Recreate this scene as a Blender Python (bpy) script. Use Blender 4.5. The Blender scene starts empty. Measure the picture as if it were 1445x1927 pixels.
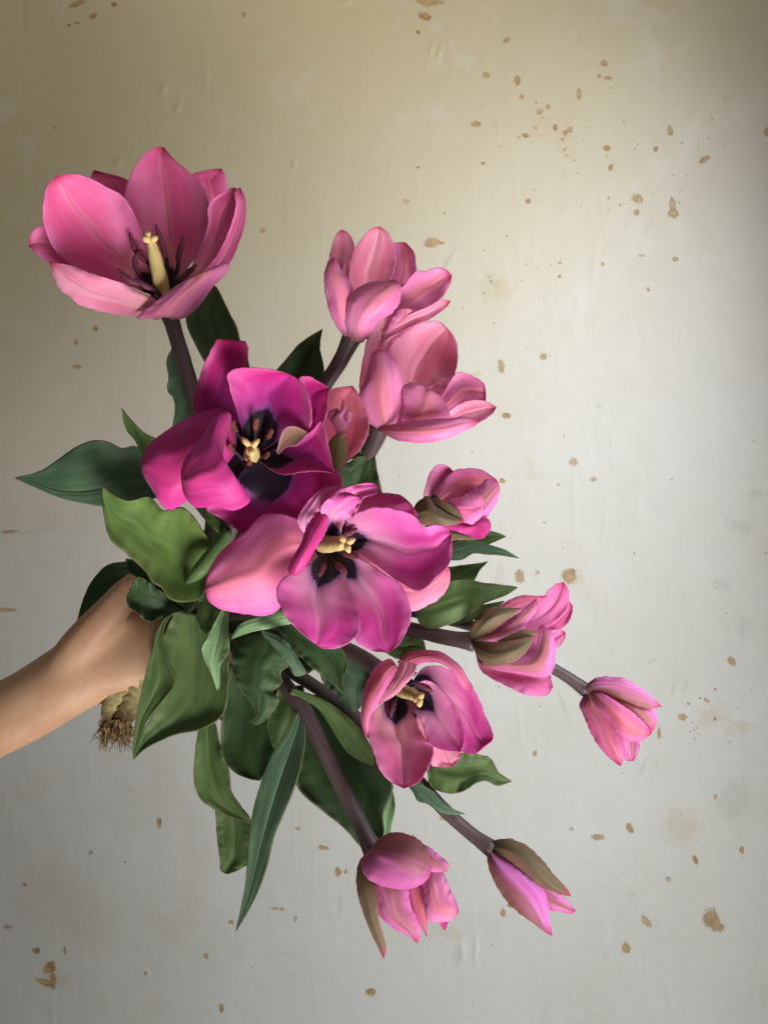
import bpy, math, random
import numpy as np
from mathutils import Vector, noise as mnoise

# ------------------------------------------------------------------ units, camera
# authoring units: x right, y down, z towards the camera, 1 unit = 0.25 mm at the bunch
S = 0.00025
D = 1900.0
CX, CY = 722.5, 963.5
ZW = -1000.0                       # wall distance behind the bunch

def W(x, y, z):
    k = (D - z) / D
    return Vector(((x - CX) * k * S, -z * S, (CY - y) * k * S))

scene = bpy.context.scene
col = scene.collection
cam_d = bpy.data.cameras.new('camera'); cam = bpy.data.objects.new('camera', cam_d)
col.objects.link(cam); scene.camera = cam
cam.location = (0, -D * S, 0); cam.rotation_euler = (math.radians(90), 0, 0)
cam_d.sensor_fit = 'VERTICAL'; cam_d.sensor_height = 36.0; cam_d.sensor_width = 27.0
cam_d.lens = 36.0 * D / 1927.0
cam_d.clip_start = 0.01; cam_d.clip_end = 20

# ------------------------------------------------------------------ light
world = bpy.data.worlds.new('World'); scene.world = world; world.use_nodes = True
bg = world.node_tree.nodes['Background']
bg.inputs[0].default_value = (0.95, 0.92, 0.85, 1); bg.inputs[1].default_value = 0.15

def area(name, loc, target, sx, sy, power, color, spread=180):
    l = bpy.data.lights.new(name, 'AREA'); l.shape = 'RECTANGLE'
    l.size = sx; l.size_y = sy; l.energy = power; l.color = color
    l.spread = math.radians(spread)
    o = bpy.data.objects.new(name, l); col.objects.link(o)
    o.location = loc
    o.rotation_euler = (Vector(target) - Vector(loc)).to_track_quat('-Z', 'Y').to_euler()
    return o
# daylight from the window side: a tall narrow opening close to the wall on the right,
# plus added fill lamps near the camera, one high and one low
area('window_light', (0.450, -0.208, 0.155), (0.0, 0.310, -0.300), 0.10, 0.73, 1.60, (0.90, 0.95, 1.0), 60.4)
area('upper_fill_light', (0.266, -0.417, 0.304), (0.0, 0.068, 0.400), 0.11, 0.22, 0.33, (1.0, 0.97, 0.90), 60.0)  # added warm fill aimed at the upper wall, no opening there
area('low_fill_light', (0.287, -0.500, -0.549), (0.0, -0.198, 0.199), 0.36, 0.52, 3.1, (1.0, 0.97, 0.96), 70.0)  # added fill that brightens the flowers and arm from below right
scene.view_settings.view_transform = 'Standard'; scene.view_settings.look = 'None'
scene.view_settings.exposure = 0.0; scene.view_settings.gamma = 1.0

# ------------------------------------------------------------------ node helpers
class NT:
    def __init__(s, name):
        s.m = bpy.data.materials.new(name); s.m.use_nodes = True
        s.t = s.m.node_tree; s.t.nodes.clear()
        s.out = s.t.nodes.new('ShaderNodeOutputMaterial')
    def n(s, typ, **kw):
        nd = s.t.nodes.new(typ)
        for k, v in kw.items(): setattr(nd, k, v)
        return nd
    def put(s, sock, v):
        if isinstance(v, bpy.types.NodeSocket): s.t.links.new(v, sock)
        else:
            if isinstance(v, tuple) and len(v) == 3 and sock.type == 'RGBA': v = (*v, 1)
            sock.default_value = v
    def math(s, op, a, b=0.0, c=0.0, clamp=False):
        nd = s.n('ShaderNodeMath', operation=op, use_clamp=clamp)
        s.put(nd.inputs[0], a); s.put(nd.inputs[1], b); s.put(nd.inputs[2], c)
        return nd.outputs[0]
    def mix(s, f, a, b, blend='MIX'):
        nd = s.n('ShaderNodeMix', data_type='RGBA', blend_type=blend)
        s.put(nd.inputs[0], f); s.put(nd.inputs[6], a); s.put(nd.inputs[7], b)
        return nd.outputs[2]
    def ss(s, v, lo, hi):          # smooth step
        nd = s.n('ShaderNodeMapRange', interpolation_type='SMOOTHSTEP')
        s.put(nd.inputs[0], v); s.put(nd.inputs[1], lo); s.put(nd.inputs[2], hi)
        return nd.outputs[0]
    def xyz(s, x, y, z=0.0):
        nd = s.n('ShaderNodeCombineXYZ')
        s.put(nd.inputs[0], x); s.put(nd.inputs[1], y); s.put(nd.inputs[2], z)
        return nd.outputs[0]
    def noise(s, vec, scale, detail=3, rough=0.5, dist=0.0):
        nd = s.n('ShaderNodeTexNoise'); s.put(nd.inputs['Vector'], vec)
        nd.inputs['Scale'].default_value = scale; nd.inputs['Detail'].default_value = detail
        nd.inputs['Roughness'].default_value = rough; nd.inputs['Distortion'].default_value = dist
        return nd.outputs[0]
    def uvw(s):                    # u base->tip, w edge->edge, both 0..1
        a = s.n('ShaderNodeUVMap'); b = s.n('ShaderNodeSeparateXYZ')
        s.t.links.new(a.outputs[0], b.inputs[0]); return b.outputs[0], b.outputs[1]
    def obj(s): return s.n('ShaderNodeTexCoord').outputs['Object']
    def rnd(s): return s.n('ShaderNodeObjectInfo').outputs['Random']
    def bump(s, h, strength, dist):
        nd = s.n('ShaderNodeBump'); s.put(nd.inputs['Height'], h)
        nd.inputs['Strength'].default_value = strength; nd.inputs['Distance'].default_value = dist
        return nd.outputs[0]
    def thin(s, color, trans, rough, nrm=None, tcol=None, spec=0.35, sheen=0.0):
        p = s.n('ShaderNodeBsdfPrincipled'); s.put(p.inputs['Base Color'], color)
        s.put(p.inputs['Roughness'], rough); p.inputs['Specular IOR Level'].default_value = spec
        p.inputs['Sheen Weight'].default_value = sheen
        t = s.n('ShaderNodeBsdfTranslucent'); s.put(t.inputs['Color'], tcol if tcol is not None else color)
        if nrm is not None:
            s.t.links.new(nrm, p.inputs['Normal'])
        mx = s.n('ShaderNodeMixShader'); s.put(mx.inputs[0], trans)
        s.t.links.new(p.outputs[0], mx.inputs[1]); s.t.links.new(t.outputs[0], mx.inputs[2])
        s.t.links.new(mx.outputs[0], s.out.inputs[0]); return s.m
    def plain(s, color, rough, nrm=None, spec=0.4, sss=0.0):
        p = s.n('ShaderNodeBsdfPrincipled'); s.put(p.inputs['Base Color'], color)
        s.put(p.inputs['Roughness'], rough); p.inputs['Specular IOR Level'].default_value = spec
        if sss:
            p.inputs['Subsurface Weight'].default_value = sss
            p.inputs['Subsurface Radius'].default_value = (1.0, 0.35, 0.2)
            p.inputs['Subsurface Scale'].default_value = 0.004
        if nrm is not None: s.t.links.new(nrm, p.inputs['Normal'])
        s.t.links.new(p.outputs[0], s.out.inputs[0]); return s.m

def petal_inner(name, c1, c2, tip, pale, blotch):
    """inner face: blotch round the flower centre, pale halo, veined, dark tip"""
    s = NT(name); u, w = s.uvw(); o = s.obj(); r = s.rnd()
    seed = s.math('MULTIPLY', r, 37.0)
    vein = s.noise(s.xyz(s.math('MULTIPLY', u, 1.6), s.math('MULTIPLY', w, 42.0), seed), 1.0, 4, 0.6)
    vein2 = s.noise(s.xyz(s.math('MULTIPLY', u, 1.1), s.math('MULTIPLY', w, 9.0), seed), 1.0, 3, 0.55, 0.4)
    big = s.noise(s.xyz(s.math('MULTIPLY', u, 1.8), s.math('MULTIPLY', w, 2.2), seed), 1.0, 2, 0.5, 0.5)
    c = s.mix(s.ss(big, 0.35, 0.68), c1, c2)
    c = s.mix(s.math('MULTIPLY', s.ss(vein2, 0.42, 0.72), 0.16), c, tip)
    fv = s.noise(s.xyz(s.math('MULTIPLY', u, 2.2), s.math('MULTIPLY', w, 130.0), seed), 1.0, 3, 0.6)
    c = s.mix(s.math('MULTIPLY', s.ss(vein, 0.42, 0.75), 0.14), c, tuple(x * 0.6 for x in c1))
    c = s.mix(s.math('MULTIPLY', s.ss(fv, 0.45, 0.7), 0.20), c, tuple(min(1, x * 1.25 + 0.05) for x in c2))
    aw = s.math('ABSOLUTE', s.math('SUBTRACT', w, 0.5))
    rib = s.math('MULTIPLY', s.math('SUBTRACT', 1.0, s.ss(aw, 0.003, 0.028)), s.ss(vein2, 0.35, 0.6))
    ribs = s.math('MULTIPLY', s.math('SUBTRACT', 1.0, s.math('ADD', 0.0, s.ss(aw, 0.02, 0.10))), 0.16)
    c = s.mix(ribs, c, pale)
    c = s.mix(s.math('MULTIPLY', rib, 0.4), c, tuple(x * 0.6 for x in tip))
    edge = s.ss(s.math('ADD', aw, s.math('MULTIPLY', vein2, 0.30)), 0.42, 0.68)
    c = s.mix(s.math('MULTIPLY', edge, 0.35), c, (0.86, 0.30, 0.66))
    tp = s.ss(s.math('ADD', u, s.math('MULTIPLY', vein, 0.12)), 0.92, 1.06)
    c = s.mix(tp, c, tip)
    ln = s.n('ShaderNodeVectorMath', operation='LENGTH'); s.put(ln.inputs[0], o)
    d = ln.outputs['Value']
    jag = s.math('MULTIPLY', s.math('SUBTRACT', vein, 0.5), blotch * 0.22)
    arc = s.math('MULTIPLY', aw, blotch * 0.9)
    d2 = s.math('ADD', s.math('ADD', d, jag), arc)
    halo = s.math('SUBTRACT', 1.0, s.ss(d2, blotch * 1.15, blotch * 2.2))
    c = s.mix(s.math('MULTIPLY', halo, 0.62), c, pale)
    ring = s.math('SUBTRACT', 1.0, s.ss(d2, blotch * 1.05, blotch * 1.25))
    c = s.mix(s.math('MULTIPLY', ring, 0.55), c, (0.30, 0.12, 0.42))
    bl = s.math('SUBTRACT', 1.0, s.ss(d2, blotch * 0.98, blotch * 1.08))
    c = s.mix(bl, c, (0.010, 0.003, 0.016))
    nb = s.bump(s.math('ADD', s.math('MULTIPLY', vein, 0.5), vein2), 0.22, 0.0006)
    tr = s.math('MULTIPLY', s.math('SUBTRACT', 1.0, bl), 0.30)
    return s.thin(c, tr, 0.58, nb, tcol=s.mix(1.0, c, (1.0, 0.45, 0.62), 'MULTIPLY'), spec=0.3, sheen=0.1)

def petal_outer(name, c1, c2, tip, flame, amount, center=0.5, width=0.34):
    s = NT(name); u, w = s.uvw(); r = s.rnd(); seed = s.math('MULTIPLY', r, 53.0)
    vein = s.noise(s.xyz(s.math('MULTIPLY', u, 1.6), s.math('MULTIPLY', w, 40.0), seed), 1.0, 4, 0.6)
    big = s.noise(s.xyz(s.math('MULTIPLY', u, 1.5), s.math('MULTIPLY', w, 5.0), seed), 1.0, 3, 0.55, 0.5)
    c = s.mix(s.ss(big, 0.32, 0.7), c1, c2)
    aw = s.math('ABSOLUTE', s.math('SUBTRACT', w, center))
    fl = s.math('ADD', aw, s.math('ADD', s.math('MULTIPLY', s.math('SUBTRACT', big, 0.5), 0.9),
                                  s.math('MULTIPLY', s.math('SUBTRACT', vein, 0.5), 0.16)))
    f = s.math('SUBTRACT', 1.0, s.ss(fl, 0.0, width * 1.35))
    f = s.math('MULTIPLY', f, s.math('SUBTRACT', 1.0, s.ss(u, 0.80, 1.05)))
    c = s.mix(s.math('MULTIPLY', f, amount), c, flame)
    bs = s.math('SUBTRACT', 1.0, s.ss(s.math('ADD', u, s.math('MULTIPLY', vein, 0.1)), 0.05, 0.26))
    c = s.mix(s.math('MULTIPLY', bs, min(1.0, amount + 0.25)), c, tuple(0.5 * a for a in flame))
    fv = s.noise(s.xyz(s.math('MULTIPLY', u, 2.2), s.math('MULTIPLY', w, 120.0), seed), 1.0, 3, 0.6)
    c = s.mix(s.math('MULTIPLY', s.ss(vein, 0.45, 0.75), 0.25), c, tuple(x * 0.5 for x in c1))
    c = s.mix(s.math('MULTIPLY', s.ss(fv, 0.45, 0.7), 0.18), c, tuple(min(1, x * 1.2 + 0.05) for x in c2))
    tp = s.ss(s.math('ADD', u, s.math('MULTIPLY', vein, 0.12)), 0.90, 1.06)
    c = s.mix(tp, c, tip)
    nb = s.bump(s.math('ADD', s.math('MULTIPLY', vein, 0.6), big), 0.22, 0.0006)
    return s.thin(c, 0.25, 0.55, nb, tcol=s.mix(1.0, c, (1.0, 0.5, 0.65), 'MULTIPLY'), spec=0.3, sheen=0.1)

def rim_mat(name, c):
    s = NT(name); return s.thin(c, 0.3, 0.5)

RIM = rim_mat('petal_rim', (0.60, 0.12, 0.30))
RIML = rim_mat('leaf_rim', (0.13, 0.17, 0.06))

def leaf_mat(name, a, b, vcol, rim=(0.30, 0.22, 0.10), trans=0.12, rough=0.55):
    s = NT(name); u, w = s.uvw(); r = s.rnd(); seed = s.math('MULTIPLY', r, 71.0)
    vein = s.noise(s.xyz(s.math('MULTIPLY', u, 1.2), s.math('MULTIPLY', w, 34.0), seed), 1.0, 4, 0.6)
    big = s.noise(s.xyz(s.math('MULTIPLY', u, 3.0), s.math('MULTIPLY', w, 3.0), seed), 1.0, 3, 0.5, 0.6)
    o = s.obj(); fine = s.noise(o, 900.0, 3, 0.6)
    fv = s.noise(s.xyz(s.math('MULTIPLY', u, 2.5), s.math('MULTIPLY', w, 110.0), seed), 1.0, 3, 0.6)
    c = s.mix(s.ss(big, 0.32, 0.70), a, b)
    c = s.mix(s.math('MULTIPLY', s.ss(vein, 0.45, 0.7), 0.25), c, vcol)
    c = s.mix(s.math('MULTIPLY', s.ss(fine, 0.5, 0.8), 0.18), c, vcol)
    c = s.mix(s.math('MULTIPLY', s.ss(fv, 0.45, 0.62), 0.28), c, vcol)
    aw = s.math('ABSOLUTE', s.math('SUBTRACT', w, 0.5))
    c = s.mix(s.math('MULTIPLY', s.math('SUBTRACT', 1.0, s.ss(aw, 0.005, 0.05)), 0.3), c, vcol)
    c = s.mix(s.math('MULTIPLY', s.ss(s.math('ADD', aw, s.math('MULTIPLY', big, 0.03)), 0.488, 0.508), 0.55), c, rim)
    c = s.mix(s.ss(s.math('ADD', u, s.math('MULTIPLY', vein, 0.05)), 0.965, 1.03), c, (0.16, 0.05, 0.04))
    spots = s.ss(s.noise(o, 260.0, 2, 0.5), 0.76, 0.82)
    c = s.mix(s.math('MULTIPLY', spots, 0.6), c, (0.12, 0.10, 0.04))
    nb = s.bump(s.math('ADD', s.math('ADD', vein, s.math('MULTIPLY', fv, 0.35)), s.math('MULTIPLY', big, 1.0)), 0.22, 0.0007)
    return s.thin(c, trans, rough, nb, spec=0.28, sheen=0.1)

LEAF = {
 'mid':   leaf_mat('leaf_green', (0.058, 0.115, 0.024), (0.110, 0.180, 0.048), (0.14, 0.21, 0.085)),
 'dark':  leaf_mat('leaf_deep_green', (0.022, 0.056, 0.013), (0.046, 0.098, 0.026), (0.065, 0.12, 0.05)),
 'blue':  leaf_mat('leaf_bluish_green', (0.045, 0.100, 0.046), (0.085, 0.160, 0.082), (0.15, 0.235, 0.14)),
 'light': leaf_mat('leaf_yellow_green', (0.085, 0.175, 0.032), (0.19, 0.30, 0.070), (0.20, 0.32, 0.10), trans=0.25),
 'pale':  leaf_mat('leaf_silvery_green', (0.17, 0.34, 0.13), (0.28, 0.46, 0.21), (0.32, 0.48, 0.26), rim=(0.6, 0.6, 0.5)),
}
MAG  = (petal_inner('petal_magenta_inside', (0.56, 0.010, 0.20), (0.68, 0.022, 0.29), (0.40, 0.006, 0.10), (0.44, 0.035, 0.34), 0.0215),
        petal_outer('petal_magenta_outside', (0.66, 0.030, 0.28), (0.78, 0.075, 0.42), (0.46, 0.012, 0.13), (0.72, 0.05, 0.20), 0.45), RIM)
PUR  = (petal_inner('petal_purple_inside', (0.70, 0.050, 0.36), (0.86, 0.15, 0.56), (0.52, 0.015, 0.20), (0.88, 0.50, 0.70), 0.0190),
        petal_outer('petal_purple_outside', (0.80, 0.14, 0.50), (0.90, 0.26, 0.54), (0.62, 0.03, 0.20), (0.94, 0.28, 0.32), 0.7), RIM)
PNK  = (petal_inner('petal_rose_inside', (0.84, 0.13, 0.36), (0.93, 0.28, 0.56), (0.42, 0.012, 0.08), (0.92, 0.50, 0.50), 0.0150),
        petal_outer('petal_rose_outside', (0.78, 0.13, 0.36), (0.86, 0.24, 0.52), (0.50, 0.02, 0.12), (0.74, 0.20, 0.15), 0.7, width=0.26), RIM)
SAL  = (petal_inner('petal_salmon_inside', (0.93, 0.28, 0.45), (0.97, 0.44, 0.62), (0.62, 0.04, 0.14), (0.96, 0.56, 0.56), 0.0110),
        petal_outer('petal_lilac_outside', (0.80, 0.19, 0.46), (0.90, 0.32, 0.60), (0.60, 0.05, 0.15), (0.84, 0.28, 0.26), 0.6, width=0.22), RIM)
BUD  = (petal_inner('petal_bud_inside', (0.84, 0.16, 0.42), (0.90, 0.28, 0.60), (0.58, 0.02, 0.15), (0.84, 0.40, 0.46), 0.0100),
        petal_outer('petal_bud_outside', (0.78, 0.15, 0.46), (0.88, 0.28, 0.66), (0.56, 0.03, 0.15), (0.44, 0.16, 0.11), 0.9, width=0.34), RIM)
GRN  = (petal_inner('petal_green_inside', (0.34, 0.20, 0.12), (0.46, 0.24, 0.18), (0.45, 0.04, 0.10), (0.5, 0.4, 0.25), 0.003),
        petal_outer('petal_olive_outside', (0.24, 0.13, 0.085), (0.34, 0.16, 0.12), (0.45, 0.04, 0.12), (0.155, 0.135, 0.06), 0.95, width=0.5), RIM)
HAL  = (BUD[0], petal_outer('petal_half_flamed_outside', (0.76, 0.16, 0.50), (0.88, 0.30, 0.66), (0.50, 0.03, 0.12), (0.40, 0.16, 0.10), 1.0, center=0.95, width=0.62), RIM)

def stem_mat(name, a, b):
    s = NT(name); o = s.obj(); u, w = s.uvw()
    n1 = s.noise(s.xyz(s.math('MULTIPLY', u, 2.0), s.math('MULTIPLY', w, 22.0), 0.0), 1.0, 4, 0.6)
    n2 = s.noise(o, 1400.0, 2, 0.6)
    c = s.mix(s.ss(n1, 0.35, 0.7), a, b); c = s.mix(s.math('MULTIPLY', s.ss(n2, 0.5, 0.8), 0.25), c, (0.16, 0.11, 0.11))
    c = s.mix(s.math('MULTIPLY', s.ss(u, 0.45, 0.8), 0.8), c, (0.06, 0.10, 0.035))
    return s.plain(c, 0.5, s.bump(n1, 0.25, 0.0005), sss=0.0)
STEM = stem_mat('stem_purple_brown', (0.075, 0.045, 0.045), (0.12, 0.085, 0.085))
def pist_mat():
    s = NT('pistil_green'); u, w = s.uvw(); o = s.obj(); n = s.noise(o, 400, 4, 0.6); rid = s.noise(s.xyz(s.math('MULTIPLY', u, 1.0), s.math('MULTIPLY', w, 9.0)), 1.0, 3, 0.6)
    c = s.mix(s.ss(rid, 0.35, 0.65), (0.46, 0.37, 0.13), (0.62, 0.46, 0.22)); c = s.mix(s.math('MULTIPLY', s.ss(n, 0.5, 0.75), 0.3), c, (0.36, 0.22, 0.10))
    return s.plain(c, 0.62, s.bump(s.math('ADD', rid, n), 0.5, 0.0007), spec=0.2)
PIST = pist_mat()
def stig_mat():
    s = NT('stigma_cream'); n = s.noise(s.obj(), 1600, 4, 0.7)
    return s.plain(s.mix(s.ss(n, 0.35, 0.7), (0.66, 0.44, 0.17), (0.86, 0.66, 0.32)), 0.75, s.bump(n, 0.8, 0.0008), spec=0.15)
STIG = stig_mat()
def stamen_mat(name, a, b):
    s = NT(name); n = s.noise(s.obj(), 1500.0, 3, 0.6)
    return s.plain(s.mix(s.ss(n, 0.35, 0.7), a, b), 0.6, s.bump(n, 0.5, 0.0004))
FIL = stamen_mat('filament_black_violet', (0.010, 0.004, 0.014), (0.03, 0.008, 0.03))
ANT = stamen_mat('anther_maroon', (0.10, 0.014, 0.035), (0.18, 0.04, 0.07))
ANTB = stamen_mat('anther_rust', (0.08, 0.012, 0.012), (0.26, 0.07, 0.04))

# ------------------------------------------------------------------ geometry helpers
def pts(t):
    return [tuple(float(v) for v in p.split(',')) for p in t.split()]

def spline(P, n, k=14):
    """centripetal-ish catmull-rom through P, resampled to n points by arc length"""
    P = np.array(P, float)
    if len(P) == 2:
        t = np.linspace(0, 1, n)[:, None]; return P[0] * (1 - t) + P[1] * t
    Q = np.vstack([2 * P[0] - P[1], P, 2 * P[-1] - P[-2]])
    d = []
    for i in range(1, len(Q) - 2):
        p0, p1, p2, p3 = Q[i-1], Q[i], Q[i+1], Q[i+2]
        l = np.linalg.norm(p2 - p1) + 1e-6
        m1 = (p2 - p0) * l / (np.linalg.norm(p2 - p1) + np.linalg.norm(p1 - p0) + 1e-6)
        m2 = (p3 - p1) * l / (np.linalg.norm(p3 - p2) + np.linalg.norm(p2 - p1) + 1e-6)
        for j in range(k):
            t = j / k
            d.append((2*t**3-3*t**2+1)*p1 + (t**3-2*t**2+t)*m1 + (-2*t**3+3*t**2)*p2 + (t**3-t**2)*m2)
    d.append(Q[-2]); d = np.array(d)
    s = np.concatenate([[0], np.cumsum(np.linalg.norm(np.diff(d, axis=0), axis=1))])
    q = np.linspace(0, s[-1], n)
    return np.stack([np.interp(q, s, d[:, i]) for i in range(d.shape[1])], 1)

def fnoise(x, y, z): return mnoise.noise(Vector((x, y, z)))

RS = random.Random(5)
def sheet_mesh(name, Lp, Rp, z, c, f=0.0, mid=None, fold=False, wave=2.5, wf=5.0, thick=1.3, rib=2.5,
               crease=0.0, nu=44, nv=27, origin=None, mats=None, side='i', twist=0.0, jit=2.2, roll=0.0):
    L = spline(pts(Lp), nu); R = spline(pts(Rp), nu)
    uu = np.linspace(0, 1, nu)
    if mid is not None: M = spline(pts(mid), nu)
    else: M = (L + R) / 2 + (R - L) / 2 * f
    half = np.linalg.norm(R - L, axis=1) / 2
    zs = np.array(z, float)
    if len(zs) == 3:      # quadratic through base / middle / tip
        zm = zs[0]*(1-uu)*(1-2*uu) + zs[1]*4*uu*(1-uu) + zs[2]*uu*(2*uu-1)
    else: zm = spline([(i, v) for i, v in enumerate(zs)], nu)[:, 1] if len(zs) > 2 else zs[0] + (zs[-1]-zs[0])*uu
    cL, cR = (c if isinstance(c, tuple) else (c, c))
    seed = RS.random() * 100
    V = np.zeros((nu, nv, 3))
    ww = np.sin(np.linspace(-1, 1, nv) * math.pi / 2) * 0.35 + np.linspace(-1, 1, nv) * 0.65
    for i in range(nu):
        l = np.array([*L[i], zm[i] + cL * half[i] - twist * half[i]])
        r = np.array([*R[i], zm[i] + cR * half[i] + twist * half[i]])
        m = np.array([*M[i], zm[i]])
        ed = np.array([L[i][0]-R[i][0], L[i][1]-R[i][1]]); ed /= (np.linalg.norm(ed) + 1e-6)
        amp = min(1.0, half[i] / 25.0)
        for j in range(nv):
            w = ww[j]
            if fold:
                a = (w*w + 0.02) ** 0.5 - 0.1414; a /= (1.02 ** 0.5 - 0.1414)
                p = m * (1 - a) + (l if w < 0 else r) * a
            else:
                p = l * (w*w - w) / 2 + m * (1 - w*w) + r * (w*w + w) / 2
            e = abs(w) ** 3
            n1 = fnoise(uu[i] * wf, w * 0.9 + seed, seed)
            n2 = fnoise(uu[i] * wf * 3.3, w * 1.5, seed + 9)
            n3 = fnoise(uu[i] * 2.4, w * 1.6, seed + 31)
            n4 = fnoise(uu[i] * 5.2, w * 3.6, seed + 57)
            p[2] += amp * (wave * 3.2 * e * n1 + wave * 1.1 * e * n2 + (wave * 0.9 + 0.05 * half[i]) * n3 + 0.022 * half[i] * n4)
            p[2] -= rib * math.exp(-(w / 0.10) ** 2) * (1 - uu[i]) ** 0.3 * amp * (1 if side == 'i' else -0.6)
            p[2] += roll * half[i] * max(0, uu[i] - 0.72) ** 2 * 10
            jt = jit * amp * e * fnoise(uu[i] * 26, w, seed + 3) * (1 if w < 0 else -1)
            p[0] += ed[0] * jt; p[1] += ed[1] * jt
            V[i, j] = p
    # world coordinates and normals
    X = np.array([[W(*V[i, j]) for j in range(nv)] for i in range(nu)])
    du = np.gradient(X, axis=0); dv = np.gradient(X, axis=1)
    N = np.cross(du, dv); N /= (np.linalg.norm(N, axis=2, keepdims=True) + 1e-12)
    if np.sum(N[:, :, 1]) > 0: N = -N               # N points to the camera
    # N must point at the camera on average; the front face is the one on the N side
    org = np.array(origin if origin is not None else X[0, nv // 2])
    th = thick * S * 0.5
    F = (X + N * th - org).reshape(-1, 3); B = (X - N * th - org).reshape(-1, 3)
    verts = np.vstack([F, B]).tolist(); n0 = nu * nv
    faces = []; mi = []; uvs = []
    front, back = (0, 1) if side == 'i' else (1, 0)
    # is winding (i,j),(i,j+1),(i+1,j+1),(i+1,j) facing N?
    g = np.cross(X[nu//2, nv//2+1] - X[nu//2, nv//2], X[nu//2+1, nv//2] - X[nu//2, nv//2])
    flip = np.dot(g, N[nu//2, nv//2]) < 0
    def uv(k): k %= n0; return (uu[k // nv], (ww[k % nv] + 1) / 2)
    for i in range(nu - 1):
        for j in range(nv - 1):
            q = [i*nv+j, i*nv+j+1, (i+1)*nv+j+1, (i+1)*nv+j]
            if flip: q = q[::-1]
            faces.append(q); mi.append(front)
            faces.append([k + n0 for k in q[::-1]]); mi.append(back)
    ring = [j for j in range(nv)] + [i*nv+nv-1 for i in range(1, nu)] + [(nu-1)*nv+j for j in range(nv-2, -1, -1)] + [i*nv for i in range(nu-2, 0, -1)]
    for a, b in zip(ring, ring[1:] + ring[:1]):
        q = [a, b, b + n0, a + n0]
        faces.append(q if flip else q[::-1]); mi.append(2)
    me = bpy.data.meshes.new(name); me.from_pydata(verts, [], faces)
    lay = me.uv_layers.new(name='UVMap')
    lay.data.foreach_set('uv', [x for fc in faces for k in fc for x in uv(k)])
    me.polygons.foreach_set('material_index', mi); me.polygons.foreach_set('use_smooth', [True] * len(faces))
    for m in mats: me.materials.append(m)
    me.update()
    return me, org

def link(name, me, parent=None, loc=(0, 0, 0)):
    o = bpy.data.objects.new(name, me); col.objects.link(o)
    o.location = loc
    if parent is not None:
        o.parent = parent
        w = Vector((0, 0, 0)); p = parent
        while p is not None: w += Vector(p.location); p = p.parent
        o.location = Vector(loc) - w
    return o

def tube_data(path, radii, nr=14, n=40, caps=True, squash=1.0, lump=0.0, seed=0.0):
    """path: list of (x,y,z) authoring units; radii in the same units"""
    P = spline([p for p in path], n)
    rr = np.interp(np.linspace(0, 1, n), np.linspace(0, 1, len(radii)), radii)
    X = np.array([W(*p) for p in P])
    T = np.gradient(X, axis=0); T /= (np.linalg.norm(T, axis=1, keepdims=True) + 1e-12)
    up = np.array([0, -1.0, 0.05]); verts = []; uvs = []
    prev = None
    for i in range(n):
        a = np.cross(T[i], up if prev is None else prev[1])
        if prev is None or np.linalg.norm(a) < 1e-6: a = np.cross(T[i], up)
        a /= (np.linalg.norm(a) + 1e-12); b = np.cross(a, T[i])
        prev = (a, b)
        for k in range(nr):
            t = 2 * math.pi * k / nr
            r = rr[i] * S
            if lump: r *= 1 + lump * fnoise(i * 0.35, k * 0.6 if k <= nr/2 else (nr-k) * 0.6, seed)
            verts.append(tuple(X[i] + a * math.cos(t) * r + b * math.sin(t) * r * squash))
            uvs.append((i / (n - 1), k / nr))
    faces = []
    for i in range(n - 1):
        for k in range(nr):
            k2 = (k + 1) % nr
            faces.append([i*nr+k, i*nr+k2, (i+1)*nr+k2, (i+1)*nr+k])
    if caps:
        faces.append([k for k in range(nr)][::-1]); faces.append([(n-1)*nr+k for k in range(nr)])
    return verts, faces, uvs

def join_data(ds):
    V, F, U = [], [], []
    for v, f, u in ds:
        o = len(V); V += v; U += u; F += [[i + o for i in q] for q in f]
    return V, F, U

def mesh_obj(name, data, mat, parent=None, origin=(0, 0, 0), smooth=True):
    v, f, u = data; og = Vector(origin)
    me = bpy.data.meshes.new(name); me.from_pydata([tuple(Vector(p) - og) for p in v], [], f)
    lay = me.uv_layers.new(name='UVMap')
    lay.data.foreach_set('uv', [x for q in f for k in q for x in u[k]])
    me.polygons.foreach_set('use_smooth', [smooth] * len(f)); me.materials.append(mat); me.update()
    return link(name, me, parent, origin)

def thing(name, label, cat, loc, group=None):
    o = bpy.data.objects.new(name, None); col.objects.link(o); o.location = loc
    o.empty_display_size = 0.01
    o['label'] = label; o['category'] = cat
    if group: o['group'] = group
    return o

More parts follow.
